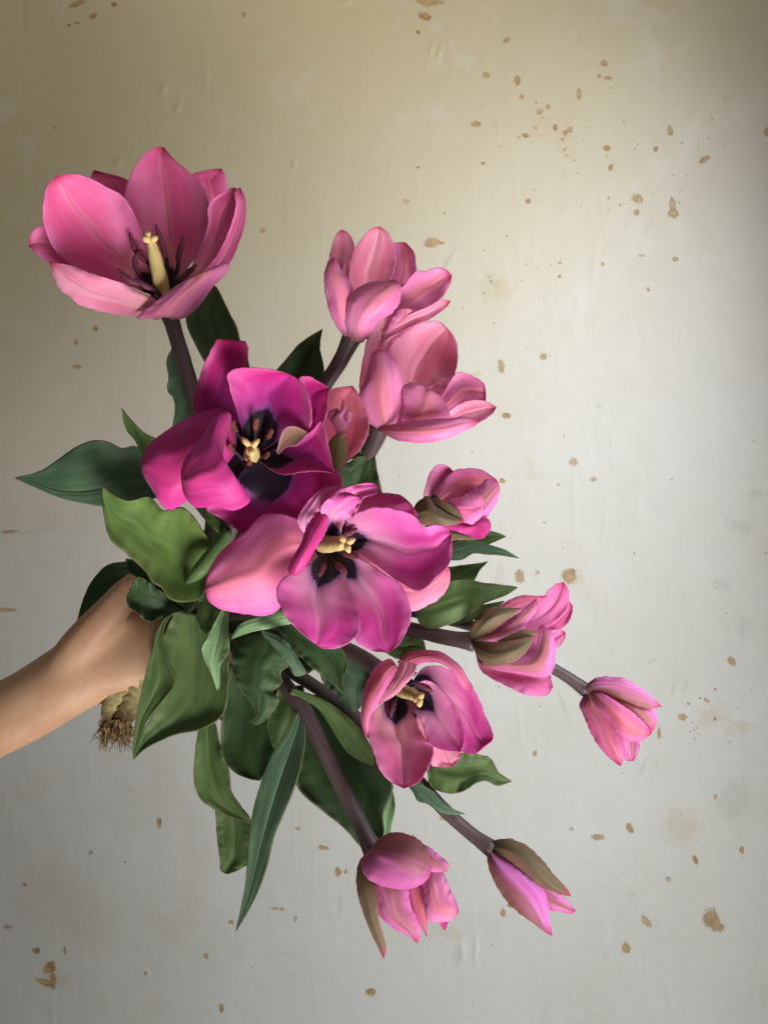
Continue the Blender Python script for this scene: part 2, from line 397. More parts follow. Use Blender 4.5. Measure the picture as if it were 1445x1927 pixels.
# ------------------------------------------------------------------ THE WALL
def axis(lo, flo, fhi, hi, step, coarse):
    return np.concatenate([np.arange(lo, flo, coarse), np.arange(flo, fhi, step), np.arange(fhi, hi + coarse, coarse)])
def build_wall():
    xs = axis(-2200, -90, 1535, 3600, 3.0, 90); ys = axis(-2400, -90, 2017, 4200, 3.0, 90)
    Xg, Yg = np.meshgrid(xs, ys)
    k = (D - ZW) / D
    chip = np.zeros_like(Xg); faint = np.zeros_like(Xg); scuff = np.zeros_like(Xg); hgt = np.zeros_like(Xg)
    def blob(field, x, y, rx, ry, ang=0.0, s=1.0):
        m = (abs(Xg - x) < 4*max(rx, ry)) & (abs(Yg - y) < 4*max(rx, ry))
        a = math.radians(ang); dx = Xg[m]-x; dy = Yg[m]-y
        p = (dx*math.cos(a)+dy*math.sin(a))/rx; q = (-dx*math.sin(a)+dy*math.cos(a))/ry
        field[m] = np.maximum(field[m], s*np.exp(-(p*p+q*q)*0.75))
    chips = [(807,4,22,7,0),(800,31,13,7,20),(786,60,5,4,0),(953,75,8,5,-30),(915,141,7,6,40),(973,150,5,10,0),(1136,119,7,6,0),
     (1144,146,8,3,0),(1127,143,3.5,3,0),(1089,177,4,10,0),(1014,210,6,5,0),(1031,201,5,4,0),(1044,240,4,6,0),(1062,251,4,5,0),
     (1072,244,4,5,0),(1058,262,4,3,0),(896,233,9,6,0),(988,255,7,4,15),(1260,245,5,10,-10),(1234,280,5,5,0),(1325,299,13,5,-35),
     (1199,374,10,9,0),(1264,383,6,9,0),(1266,401,9,8,0),(1197,400,5,6,0),(763,378,6,4,0),(994,378,5,5,0),(813,457,14,9,0),
     (829,457,9,3,0),(1022,671,6,5,0),(942,690,6,13,-10),(952,782,7,5,0),(1078,870,8,7,0),(1116,902,6,4,0),(945,905,6,5,0),
     (977,1086,9,12,0),(1070,1084,14,13,0),(1011,1078,4,4,0),(1376,1245,6,11,-30),(1283,1350,8,6,0),(1239,1380,3.5,11,0),
     (1184,1558,6,10,-20),(1125,1576,12,6,0),(1338,1730,15,18,-20),(1348,1745,14,9,0),(1215,1736,6,14,-40),(1178,1785,8,10,0),
     (1308,1618,4,9,-20),(1345,1500,4,5,0),(607,1595,9,4,10),(636,1642,6,8,0),(650,1640,4,4,0),(516,1710,7,3,0),(530,1711,5,3,0),(555,1728,3,6,10),
     (434,1736,5,4,0),(697,1867,9,9,0),(417,1897,5,8,0),(388,1800,4,7,-20),(300,1550,5,12,0),(68,1790,8,5,0),(93,1822,10,13,30),
     (85,1850,18,6,20),(100,1845,6,14,0),(14,1745,8,4,0),(47,1665,5,4,0),(171,1605,4,4,0),(122,1790,3,8,0),(946,1718,4,8,0),(958,1704,4,4,0),
     (494,434,5,4,0),(180,618,5,5,0),(143,644,5,6,0),(146,690,10,4,0),(145,7,17,5,-20),(176,30,9,4,-20),(130,47,5,3,0),(145,43,6,3,0),(458,28,4,5,0),
     (214,8,5,4,0),(1443,248,6,10,0),(1052,520,4,4,0),(1053,495,4,3,0),(1133,497,3,4,0),(1148,316,4,7,30),(1141,278,7,5,0),
     (1006,1418,4,6,20),(960,1240,4,3,0),(836,400,3,3,0),(1269,488,5,4,0),(908,307,4,4,0),(786,315,4,3,0),(981,182,4,5,0),
     (1257,1655,4,5,0),(1075,1560,4,4,0),(832,1540,5,4,0),(560,1560,4,3,0),(1395,1600,4,7,0),(20,1000,14,3,-5),(10,1148,20,4,0),(275,1832,3,4,0)]
    for c in chips: blob(chip, *c)
    rs = random.Random(11)
    for (gx, gy, sp, nn, mx) in [(1050,235,60,34,3.6),(1190,420,60,20,3.6),(1290,290,60,18,3.4),(930,530,36,26,3.2),(1330,1345,40,22,4),(990,1050,50,14,3),
                             (1040,520,50,12,3),(720,1100,600,40,2.8),(700,500,520,70,2.6),(1100,1500,380,60,3.0),(330,1700,240,30,2.8),(200,80,120,16,3.5),(900,1000,500,50,2.6),(1300,800,180,20,3.0)]:
        for _ in range(nn):
            blob(chip, rs.gauss(gx, sp), rs.gauss(gy, sp), rs.uniform(1.8, mx), rs.uniform(1.8, mx), rs.uniform(0, 90), rs.uniform(0.45, 0.8))
    for b in [(1050,235,90,80),(930,540,60,50),(980,190,90,60),(1200,410,60,50),(1340,1345,60,40),(1390,1370,50,30),(1080,1090,36,30),(760,405,30,50),(905,910,60,40),
              (550,1790,50,40),(640,1490,60,60),(1000,900,60,90),(1280,1560,60,70),(200,60,110,50),(100,1840,50,40),(960,680,30,60),(840,1760,60,50)]:
        blob(faint, b[0], b[1], b[2], b[3], 0, rs.uniform(0.6, 1.0))
    for b in [(850,492,22,5,-60),(1205,660,3,14,15),(1390,990,40,24,20),(1360,1100,30,20,0),(1170,985,30,6,-50),(1080,1215,50,5,15),(1290,1290,5,30,20),(1210,1440,5,30,20),
              (1265,1300,5,24,10),(1395,780,22,4,40),(1425,930,30,12,0),(1310,340,40,3,0),(1350,510,50,3,0),(60,1000,120,5,-6),(95,1060,90,4,-10),(930,535,26,14,0),(640,1700,3,40,0),
              (860,1800,20,30,0),(940,1100,12,60,0),(560,1690,3,26,0),(50,30,12,60,0),(58,2,26,6,0),(1400,1180,40,40,0),(1380,1500,40,70,0),(1060,1330,60,6,70)]:
        blob(scuff, b[0], b[1], b[2], b[3], b[4], rs.uniform(0.6, 1.0))
    for _ in range(46):       # worn, dusty marks, mostly on the right half
        x = rs.choice([rs.uniform(850, 1445), rs.uniform(850, 1445), rs.uniform(0, 1445)]); y = rs.uniform(0, 1927)
        blob(scuff, x, y, rs.uniform(2, 22), rs.uniform(1.5, 9), rs.uniform(0, 180), rs.uniform(0.45, 0.9))
    for _ in range(40):
        x = rs.uniform(500, 1445); y = rs.uniform(50, 1900)
        blob(faint, x, y, rs.uniform(6, 30), rs.uniform(5, 20), rs.uniform(0, 180), rs.uniform(0.5, 1.0))
    # relief: drips, blisters, trowel marks
    for b in [(308,168,5,9,10,2.2),(335,203,4,7,15,2.2),(222,306,7,5,-40,2.4),(811,92,3,12,15,2),(827,98,3,13,15,2),(847,490,4,13,35,2.5),(655,2,9,4,0,2.5),(554,310,4,7,15,1.6),
              (253,285,5,3,-30,1.5),(385,120,10,40,0,1.0),(390,140,5,22,0,1.6),(190,935,5,16,0,1.2),(895,1785,3,22,5,2),(870,1790,4,16,0,1.4),(275,1832,4,6,0,2),(860,487,3,12,35,-2),(815,98,2,12,15,-2)]:
        blob(hgt, *b)
    hgt -= 1.2 * np.clip(chip - 0.25, 0, 0.4) * 2.5
    for _ in range(160):
        x = rs.uniform(-60, 1500); y = rs.uniform(-60, 1990)
        t = np.zeros_like(hgt[:1, :1]); blob(hgt, x, y, rs.uniform(2, 5), rs.uniform(8, 60), rs.uniform(-8, 8), rs.uniform(0.2, 0.6))
    ny, nx = Xg.shape
    V = np.stack([(Xg - CX) * k * S, np.full_like(Xg, -ZW * S) - hgt * S * 1.3, (CY - Yg) * k * S], 2).reshape(-1, 3)
    me = bpy.data.meshes.new('plaster_wall')
    idx = np.arange(nx * ny).reshape(ny, nx)
    F = np.stack([idx[:-1, :-1], idx[1:, :-1], idx[1:, 1:], idx[:-1, 1:]], 2).reshape(-1, 4)
    me.vertices.add(len(V)); me.vertices.foreach_set('co', V.ravel())
    me.loops.add(F.size); me.loops.foreach_set('vertex_index', F.ravel())
    me.polygons.add(len(F)); me.polygons.foreach_set('loop_start', np.arange(0, F.size, 4))
    me.polygons.foreach_set('loop_total', np.full(len(F), 4))
    me.polygons.foreach_set('use_smooth', np.ones(len(F), bool))
    for nm, fld in (('chip', chip), ('faint', faint), ('scuff', scuff)):
        a = me.attributes.new(nm, 'FLOAT', 'POINT'); a.data.foreach_set('value', fld.ravel().astype(np.float32))
    me.update(calc_edges=True); me.validate()
    s = NT('old_painted_plaster')
    def at(n):
        nd = s.n('ShaderNodeAttribute', attribute_name=n); return nd.outputs['Fac']
    o = s.obj()
    mp = s.n('ShaderNodeMapping'); s.put(mp.inputs[0], o); mp.inputs['Scale'].default_value = (1, 1, 0.22)
    vert = mp.outputs[0]
    big = s.noise(o, 3.2, 4, 0.55, 0.6); med = s.noise(o, 16, 5, 0.6, 0.4); fine = s.noise(o, 190, 4, 0.65)
    stk = s.noise(vert, 30, 5, 0.6, 0.5); stk2 = s.noise(vert, 90, 4, 0.6)
    c = s.mix(s.ss(big, 0.3, 0.7), (0.46, 0.437, 0.385), (0.49, 0.475, 0.44))
    c = s.mix(s.math('MULTIPLY', s.ss(med, 0.45, 0.75), 0.22), c, (0.45, 0.41, 0.32))
    c = s.mix(s.math('MULTIPLY', s.ss(stk, 0.5, 0.8), 0.12), c, (0.34, 0.33, 0.30))
    sep = s.n('ShaderNodeSeparateXYZ'); s.put(sep.inputs[0], o)
    # wall colour turns yellower and darker towards the top left
    hgrad = s.ss(s.math('ADD', s.math('ADD', sep.outputs[2], s.math('MULTIPLY', sep.outputs[0], -0.45)), s.math('MULTIPLY', big, 0.12)), -0.02, 0.46)
    c = s.mix(s.math('MULTIPLY', hgrad, 0.85), c, (0.40, 0.335, 0.185))
    mot = s.noise(o, 7.5, 6, 0.62, 0.9); mot2 = s.noise(o, 45, 5, 0.65, 0.5)
    c = s.mix(s.math('MULTIPLY', s.ss(mot, 0.50, 0.72), 0.30), c, (0.40, 0.345, 0.22))
    c = s.mix(s.math('MULTIPLY', s.ss(mot2, 0.55, 0.75), 0.16), c, (0.33, 0.31, 0.26))
    c = s.mix(s.math('MULTIPLY', s.ss(s.math('ADD', s.math('MULTIPLY', mot2, 0.5), s.math('MULTIPLY', mot, -0.6)), -0.02, 0.12), 0.25), c, (0.53, 0.52, 0.50))
    sp = s.noise(o, 420, 3, 0.6)
    c = s.mix(s.math('MULTIPLY', s.ss(sp, 0.66, 0.76), 0.2), c, (0.27, 0.25, 0.20))
    c = s.mix(s.math('MULTIPLY', s.ss(s.math('MULTIPLY', at('faint'), s.math('ADD', s.math('MULTIPLY', fine, 1.4), med)), 0.78, 1.25), 0.42), c, (0.40, 0.33, 0.20))
    sc = s.ss(s.math('MULTIPLY', at('scuff'), s.math('MULTIPLY', s.noise(vert, 210, 6, 0.8, 0.8), 1.15)), 0.30, 0.48)
    c = s.mix(s.math('MULTIPLY', sc, 0.20), c, (0.22, 0.22, 0.21))
    rag = s.noise(o, 230, 6, 0.75, 0.6); v = s.math('ADD', at('chip'), s.math('MULTIPLY', s.math('SUBTRACT', rag, 0.5), 1.5))
    rim = s.math('MULTIPLY', s.ss(v, 0.26, 0.46), 0.35)
    c = s.mix(rim, c, (0.38, 0.29, 0.16))
    cm = s.math('MULTIPLY', s.ss(v, 0.42, 0.62), s.math('ADD', 0.45, s.math('MULTIPLY', s.ss(med, 0.3, 0.6), 0.55)))
    c = s.mix(s.math('MULTIPLY', cm, 0.88), c, s.mix(s.ss(fine, 0.35, 0.7), (0.23, 0.125, 0.04), (0.40, 0.255, 0.11)))
    h = s.math('ADD', s.math('ADD', s.math('MULTIPLY', med, 1.4), s.math('MULTIPLY', stk, 0.7)), s.math('ADD', s.math('MULTIPLY', fine, 0.16), s.math('MULTIPLY', stk2, 0.12)))
    h = s.math('SUBTRACT', h, s.math('MULTIPLY', cm, 1.3))
    s.plain(c, s.math('ADD', 0.42, s.math('MULTIPLY', med, 0.3)), s.bump(h, 0.42, 0.0016), spec=0.3)
    me.materials.append(s.m)
    w = link('wall', me); w['kind'] = 'structure'
build_wall()

# ------------------------------------------------------------------ TULIPS
GROUP = 'tulips held together in the bunch'
class Tulip:
    """one tulip: empty at the cut/held end of its stem > stem, petals, pistil, stamens, leaves"""
    def __init__(s, label, path, radii, centre, mats):
        s.base = W(*path[-1]); s.c = centre; s.C = W(*centre); s.m = mats
        s.t = thing('tulip', label, 'tulip', s.base, GROUP)
        mesh_obj('stem', tube_data(path, [radii[0]*1.3, radii[0]*1.02, radii[0]*0.97] + [r for r in radii[1:] for _ in (0, 1, 2)], 18, 90, lump=0.035, seed=path[0][0]), STEM, s.t, W(*path[0]))
    def P(s, L, R, z, c=0.35, side='i', m=None, label=None, **kw):
        me, org = sheet_mesh('petal', L, R, [s.c[2] + v for v in z], c, side=side, mats=m or s.m, origin=s.C, **kw)
        o = link('petal', me, s.t, s.C)
        if label: o['label'] = label
        return o
    def leaf(s, L, R, z, c=0.3, kind='mid', back=None, side='i', label=None, **kw):
        kw.setdefault('thick', 2.6); kw.setdefault('wave', 3.0); kw.setdefault('nu', 60); kw.setdefault('rib', 2.0); kw.setdefault('jit', 0.6)
        me, org = sheet_mesh('leaf', L, R, z, c, side='i', mats=(LEAF[kind], LEAF[back or kind], RIML), **kw)
        o = link('leaf', me, s.t, Vector(org))
        if label: o['label'] = label
        return o
    def pistil(s, p0, p1, r, lobes, lr=5.0):
        a = mesh_obj('pistil', tube_data([p0, tuple((np.array(p0)+np.array(p1))/2 + np.array([1, 0, 1])), p1], [r*1.05, r*1.1, r*0.95, r*0.85, r*0.55], 18, 24, lump=0.08), PIST, s.t, W(*p0))
        ds = []
        for l in lobes:
            l = np.array(l, float); q = np.array(p1, float)
            m = (l + q) / 2 + np.array([0, 0, 6])
            ds.append(tube_data([tuple(q - np.array([0, 0, 3])), tuple(m), tuple(l)], [lr*0.8, lr*1.0, lr*1.0, lr*0.9, lr*0.35], 12, 12, lump=0.15, seed=l[0]))
        mesh_obj('stigma', join_data(ds), STIG, a, W(*p1))
    def cup(s, r, dz=-3):
        x, y, z = s.c
        mesh_obj('receptacle', tube_data([(x, y, z-26), (x, y, z-12), (x, y, z+dz)], [12, r*0.75, r], 28, 10), FIL, s.t, s.C)
    def stamen(s, path, fr=3.0, ar=5.5, mat=None, split=0.5):
        n = len(path); P = spline(path, 20)
        k = int(20 * split)
        f = mesh_obj('stamen', tube_data([tuple(p) for p in P[:k+1:2]] + [tuple(P[k])], [fr*1.3, fr, fr*0.8], 8, 12), FIL, s.t, W(*path[0]))
        mesh_obj('anther', tube_data([tuple(p) for p in P[k-1::2]] + [tuple(P[-1])], [ar*0.5, ar, ar, ar*0.9, ar*0.3], 10, 18, squash=0.6, lump=0.35, seed=path[0][0]), mat or ANT, f, W(*P[k]))

HX, HY = 325, 1170        # where the hand closes round the stems

# ---- 1: wide open tulip, top left
t = Tulip('wide open pink tulip at the upper left with tall cream pistil and dark stamens',
    [(316,580,20),(334,640,-10),(352,700,-30),(374,780,-50),(398,900,-90),(392,1040,-110),(340,1150,-110),(302,1245,-120)], [15,15,15,15,14,14,13,13], (308,552,45), PNK)
t.P('307,548 286,500 251,430 236,385 236,365 241,343 258,308 284,280 308,276','316,550 352,506 379,465 393,420 392,375 379,347 359,326 331,303 308,276',(0,-55,-75),0.45, wave=2, rib=5)
t.P('300,555 284,480 266,432 251,399 234,371 203,353 172,336 144,328 123,328 108,331','302,562 244,538 203,524 148,508 116,485 96,458 84,426 81,400 85,364 94,343 108,331',(0,5,75),0.42, wave=2.5, rib=5)
t.P('240,480 200,400 180,360 172,336 177,320','260,470 250,400 245,365 240,338 212,329 177,320',(-60,-100,-90),0.3)
t.P('375,470 378,390 372,345 362,329 388,321 417,317','430,460 434,400 430,362 425,335 417,317',(-60,-100,-85),0.3)
t.P('322,551 350,520 372,475 391,425 392,388 403,372 424,360 440,353 454,361','338,548 392,522 425,475 446,432 457,405 461,380 454,361',(5,-10,-5),(0.15,0.6), f=-0.1)
t.P('340,552 380,512 412,474 434,425 444,385 442,362 452,352','350,562 405,522 433,494 450,457 461,422 463,378 452,352',(15,18,10),0.35, wave=1.6)
t.P('316,592 290,597 258,599 292,569 328,541 356,525 376,522','322,602 352,596 376,573 400,541 423,516 433,495 405,501 376,522',(20,68,60),-0.32, side='o', m=SAL, wave=3.5, wf=4)
t.P('302,580 293,563 251,544 224,530 179,516 134,499 94,494','300,602 265,597 224,592 182,584 148,572 130,557 113,544 103,523 94,494',(5,60,62),(0.5,-0.9), side='i', m=SAL, wave=4, wf=4)
t.P('240,535 165,490 110,440 82,423 65,432 55,450 55,463','240,548 134,508 90,493 70,479 55,463',(0,0,15),0.3)
t.cup(24)
t.pistil((308,556,50),(284,452,105),13.5,[(268,448,112),(297,446,112),(276,434,108)],6.5)
for p in ([(306,552,55),(280,540,75),(262,533,88),(240,525,98),(222,506,100)],[(302,556,60),(290,545,84),(272,537,96),(256,524,98)],[(300,545,55),(272,530,66),(256,500,74),(258,478,74),(268,470,70)],
          [(302,545,50),(283,500,60),(262,480,66),(249,455,70),(245,438,70)],[(312,545,45),(315,500,50),(306,460,56),(293,423,60)],[(316,545,45),(334,510,50),(337,480,52),(347,443,55)],
          [(316,552,50),(335,532,60),(355,512,62),(370,498,60)]):
    t.stamen(p, 4.5, 5.5, split=0.45)
t.leaf('420,790 394,700 370,652 350,600 372,562 405,537','476,790 470,692 452,640 446,617 430,585 412,548 405,537',(-70,-75,-60),(0.1,0.5),'dark','mid')
t.leaf('345,850 326,806 329,775 327,752 315,733 318,712 314,680 325,652','400,850 392,790 378,740 352,690 325,652',(-80,-70,-70),0.25,'blue')

# ---- 2: deep magenta tulip facing the camera
t = Tulip('deep magenta open tulip facing the camera, black centre with a cream three-armed stigma',
    [(474,862,140),(466,900,90),(440,980,20),(400,1080,-60),(345,1160,-90),(305,1243,-110)], [17,15,14,14,13,13], (476,856,150), MAG)
t.P('450,845 400,800 373,783 364,765 366,740 376,708 388,678 402,650 411,638','466,835 450,790 452,740 463,692 467,658 461,642',(-10,10,50),(-0.1,0.5), f=0.1, side='i', wave=3)
t.P('458,830 438,785 416,760 413,730 421,708 439,692 460,687','490,820 505,760 490,710 460,687',(-12,-5,5),0.2)
t.P('470,852 456,813 447,775 438,750 430,722 428,703 445,694 480,692 520,697 549,706','486,852 520,832 560,818 583,808 587,785 585,760 576,736 562,716 549,706',(0,34,75),0.42, rib=5, wave=2.5)
t.P('500,840 560,805 575,770 570,735 562,712 580,708 600,718 619,731','505,850 565,832 602,808 614,782 617,752 619,731',(0,25,45),0.3)
t.P('478,856 530,845 570,822 592,805 605,791 613,812 618,840 629,891','484,866 530,892 580,887 608,888 629,891',(2,55,85),0.45, f=0.25, rib=5, wave=2)
t.P('520,850 534,808 552,801 581,814','524,856 538,842 560,838 581,814',(45,60,70),0.3, m=GRN, nu=16, nv=12, wave=1)
t.P('468,868 440,910 420,935 388,957 415,975 437,990 453,1002','498,850 545,866 592,870 626,880 645,906 622,945 590,980 530,1005 453,1002',(0,5,0),0.3, wave=3)
t.P('445,815 437,780 418,768 386,774 350,789 306,816 280,839 267,866 267,875','445,850 400,905 352,942 322,959 306,952 290,926 277,906 268,888 267,875',(5,75,40),(-0.55,-0.5), side='o', wave=4, wf=3.5, rib=4)
t.P('440,795 430,775 409,783 390,806 373,833 352,859 342,882 341,900','432,815 420,846 424,893 440,920 471,939 457,956 439,960 406,954 368,954 348,932 341,900',(35,140,100),(-0.5,-0.35), f=-0.15, side='o', wave=3.5, wf=3.5, rib=6)
t.cup(50)
t.pistil((474,858,150),(473,842,215),13,[(455,823,222),(488,826,222),(474,860,224)],5.2)
for (dx, dy, ex, ey) in [(-12,-14,-35,-50),(4,-16,7,-54),(14,-10,34,-34),(-16,8,-42,-8),(2,14,-6,24),(14,6,28,8)]:
    t.stamen([(474+dx,856+dy,152),(474+(dx+ex)/2,852+(dy+ey)/2,172),(474+ex*0.9,852+ey*0.9,182),(474+ex*1.05+2,852+ey*1.05-6,196),(474+ex+3,852+ey-10,205)], 3.5, 5.0, ANTB, split=0.5)
t.leaf('330,945 294,937 250,952 192,953 157,947 115,937 68,918 28,899','330,880 275,862 256,839 230,843 205,831 179,828 147,839 115,861 77,886 28,899',(-60,-20,-30),(0.0,0.25),'blue','mid', mid='330,905 275,899 227,908 180,922 140,926 100,921 55,903 28,899', fold=True, label='long pointed leaf reaching out to the left')
t.leaf('290,885 268,859 256,832 236,804 229,768','330,860 299,828 275,816 256,800 229,768',(-40,-35,-20),(0.3,0.5),'mid','dark', mid='305,880 273,853 256,815 240,788 229,768', fold=True)
t.leaf('392,1095 376,1127 338,1133 316,1124 304,1106 287,1096 275,1077 236,1039 209,1014 196,965 192,912','408,1035 386,1005 364,972 342,955 307,961 293,946 278,934 243,942 215,931 192,912',(10,25,60),0.45,'light','light', wave=4.5, label='broad yellow-green leaf curling up over the wrist')
mesh_obj('leaf_stalk', tube_data([(430,1000,30),(405,1035,42),(372,1078,50),(350,1098,22)],[11,13,14,3],14,18), LEAF['mid'], t.t, W(405,1035,42))
t.leaf('420,1010 392,985 372,960 352,940','440,990 410,965 386,955 352,940',(-10,-10,0),0.3,'mid')

# ---- 3: front centre tulip
t = Tulip('large purple-pink open tulip in front at the middle, its cream pistil pointing right',
    [(612,1036,150),(590,1070,90),(520,1130,0),(430,1160,-60),(345,1175,-90),(300,1250,-100)], [18,15,14,14,13,13], (616,1034,165), PUR)
t.P('590,1025 572,985 548,972 522,966 500,967 480,980 457,1005 429,1025 405,1053 391,1081 386,1108','605,1060 552,1080 530,1140 508,1157 457,1155 415,1146 393,1131 386,1108',(0,55,45),(-0.35,-0.45), side='o', m=(SAL[0],PUR[1],RIM), wave=2.5, rib=4)
t.P('600,1035 560,985 565,965 580,943 600,924 625,915 646,914','606,1012 590,972 608,955 612,940 615,930 632,922 646,914',(5,70,60),(-0.3,0.4), side='i', wave=3)
t.P('625,1010 615,965 608,946 615,932 640,921 675,911 702,909 714,918','655,1005 668,970 676,952 684,938 700,932 712,928 714,918',(0,45,40),0.3, wave=4, wf=8)
t.P('620,1010 606,975 604,955 618,938 650,926 678,936','640,1012 648,980 660,970 668,955 678,936',(10,85,90),(0.1,-0.6), wave=5, wf=7)
t.P('645,1010 655,962 681,939 716,928 751,931 769,944','660,1020 725,1003 778,980 786,970 778,956 769,944',(-5,8,30),0.1, wave=5, wf=7)
t.P('634,1022 660,975 681,961 709,953 751,960 778,970 799,991 820,987 840,994 849,1005','640,1036 681,1046 726,1077 751,1095 789,1112 820,1088 844,1063 850,1036 849,1005',(0,50,75),0.4, rib=6, wave=3)
t.P('635,1042 700,1050 770,1085 815,1078 843,1064','650,1075 740,1140 772,1151 803,1140 832,1121 846,1095 847,1078 843,1064',(0,-5,20),-0.2, side='i', m=SAL)
t.P('612,1040 600,1100 610,1170 640,1215','640,1040 700,1100 690,1180 640,1215',(-8,15,30),0.1)
t.P('612,1040 628,1090 648,1145 666,1188 672,1210 700,1225 732,1228','636,1034 690,1058 730,1084 754,1101 771,1136 773,1167 764,1188 751,1212 732,1228',(0,48,62),(-0.05,0.32), rib=5)
t.P('608,1038 590,1055 571,1067 545,1080 527,1095 520,1115 529,1143 543,1167 564,1188 585,1205 595,1213','632,1040 646,1072 660,1115 672,1150 678,1178 671,1198 643,1217 612,1221 595,1213',(0,62,75),(0.38,0.05), rib=5)
t.P('546,1082 542,1070 553,1046 568,1020 578,990 597,966 617,959','556,1083 566,1078 578,1060 594,1032 611,1005 618,980 618,962',(90,100,60),-0.6, side='o', m=MAG, wave=2)
t.cup(50)
t.pistil((606,1024,170),(650,1023,235),14,[(640,1008,242),(668,1014,244),(658,1040,246),(636,1028,240)],6)
for p in ([(612,1046,168),(610,1060,185),(603,1075,196),(598,1088,202)],[(620,1046,168),(632,1062,186),(644,1070,196),(652,1082,200)],[(606,1010,170),(618,988,190),(626,980,200)],
          [(622,1020,168),(650,1005,190),(672,995,200)],[(626,1034,168),(652,1042,186),(676,1050,196)],[(618,1010,168),(636,990,186),(650,978,194)]):
    t.stamen(p, 4.0, 6.5, split=0.4)
t.leaf('335,1155 318,1157 296,1187 287,1222 274,1266 264,1314 255,1362 251,1403 251,1430','345,1150 320,1160 306,1200 318,1241 333,1276 325,1297 306,1320 277,1358 264,1395 251,1430',(30,50,60),0.25,'mid','mid', wave=2, label='near wing of the folded leaf under the wrist')
t.leaf('330,1150 300,1220 300,1290 290,1340 262,1390 251,1430','400,1160 430,1240 430,1300 423,1340 404,1359 376,1373 334,1381 296,1397 271,1411 251,1430',(0,12,45),(0.4,0.2),'mid','mid', wave=5, label='far wing of the folded leaf under the wrist, torn and browned at its edge')
t.leaf('420,1140 404,1170 390,1200 380,1216 383,1238 395,1263 409,1302','430,1150 430,1190 432,1225 422,1240 415,1255 414,1292 409,1302',(50,85,75),0.45,'pale','pale', wave=2.5, label='small pale twisted leaf tip with white edges')
t.leaf('375,1120 371,1145 372,1170 388,1195','430,1120 425,1150 408,1175 388,1195',(20,40,50),0.3,'mid')
t.leaf('565,1148 525,1149 490,1160 455,1173 434,1203','570,1168 515,1181 470,1190 434,1203',(60,60,40),-0.3,'pale','mid', wave=2)
t.leaf('480,1180 455,1198 438,1225 442,1274 460,1305 477,1332 468,1356','535,1190 562,1235 546,1250 527,1266 531,1284 513,1303 525,1318 504,1350 484,1363 468,1356',(40,75,50),-0.4,'dark','dark', wave=5, wf=9, label='dark leaf with a ruffled edge below the front flower')
t.leaf('490,1185 535,1203 561,1240 578,1267','500,1200 530,1232 545,1252 556,1272 578,1267',(80,92,70),-0.3,'blue','mid', wave=4, wf=8)

# ---- 4: top right, upper
t = Tulip('salmon pink cup-shaped tulip, the upper of the two at the upper right',
    [(664,632,10),(640,680,-5),(612,724,-20),(520,890,-80),(420,1060,-110),(340,1160,-120),(302,1250,-130)], [15,14,14,14,13,13,13], (672,622,20), SAL)
t.P('650,600 617,545 613,512 618,490 624,464 634,440 642,432','662,600 656,530 661,490 667,463 661,447 652,436 642,432',(0,-25,-15),0.35)
t.P('700,600 738,520 744,480 741,458 752,456 763,456','722,605 765,565 781,525 783,490 778,474 763,456',(-10,-55,-50),0.3, side='o')
t.P('690,605 660,550 643,512 650,490 665,469 682,448 698,431 715,426','700,605 727,550 741,513 746,490 742,464 731,440 715,426',(-10,-40,-25),0.45, wave=2, rib=5)
t.P('700,612 742,560 781,512 798,511 817,504 834,505 849,516','706,622 760,598 785,587 812,574 832,560 847,535 850,518',(-5,-10,0),(0.4,0.2), m=(SAL[1],SAL[1],RIM))
t.P('680,636 700,580 735,540 760,535','700,640 750,625 790,590 760,535',(-5,-25,-20),0.2)
t.P('690,640 730,615 770,590 800,580','700,645 740,640 775,618 800,580',(-3,-5,0),0.2)
t.P('720,622 770,592 808,576 830,564 848,566','720,642 780,612 803,604 826,589 841,577 848,566',(0,20,15),0.3)
t.P('655,640 637,619 621,588 613,555 610,527 614,502 628,483','676,642 672,600 672,560 655,526 643,511 635,495 628,483',(0,55,40),-0.6, side='o', wave=2)
t.P('660,641 650,612 652,575 668,547 684,536 707,529 726,529 740,526','682,645 693,632 712,605 736,590 751,570 755,549 753,535 740,526',(10,80,55),-0.55, side='o', wave=2)
t.leaf('500,735 520,698 539,676 560,650 585,632 607,619','618,745 612,716 609,686 602,655 607,619',(-70,-60,-50),0.35,'dark','mid', mid='555,740 562,700 575,680 587,655 607,619', fold=True, label='upright pointed leaf under the upper right flowers')
t.leaf('610,935 638,887 670,861 704,854','725,950 714,906 708,875 704,854',(-30,-25,-20),0.35,'dark','mid')

# ---- 5: top right, lower
t = Tulip('pale pink half-open tulip, the lower of the two at the upper right',
    [(716,800,10),(702,836,-12),(676,876,-50),(600,950,-60),(500,1030,-90),(400,1110,-110),(330,1170,-115),(306,1242,-125)], [16,14,14,14,13,13,13], (728,795,25), SAL)
t.P('712,800 684,760 676,732 679,699 685,666 693,632 709,605 728,590 748,580','730,800 722,720 730,665 745,630 760,590 748,580',(0,-5,-10),0.3, side='i')
t.P('728,670 716,655 725,628 739,596 751,581 765,580','735,672 738,643 757,620 788,606 785,594 777,584 765,580',(-10,5,20),-0.35, side='o')
t.P('758,745 735,695 731,662 740,643 759,621 781,610 804,605 826,605 842,619','772,752 812,748 840,727 856,702 861,677 860,650 853,632 842,619',(-20,-45,-25),0.42, wave=2, rib=6)
t.P('785,790 830,745 859,702 876,702 895,710 910,722 914,740','800,798 850,785 890,765 912,756 914,740',(-5,-10,5),(0.4,0.2), m=(SAL[1],SAL[1],RIM))
t.P('750,790 790,740 830,715 860,712','775,800 830,790 870,770 860,712',(-15,-30,-25),0.2)
t.P('780,800 845,774 864,760 892,752 912,754 934,766','800,812 860,802 890,797 906,793 926,779 934,766',(5,15,30),0.4)
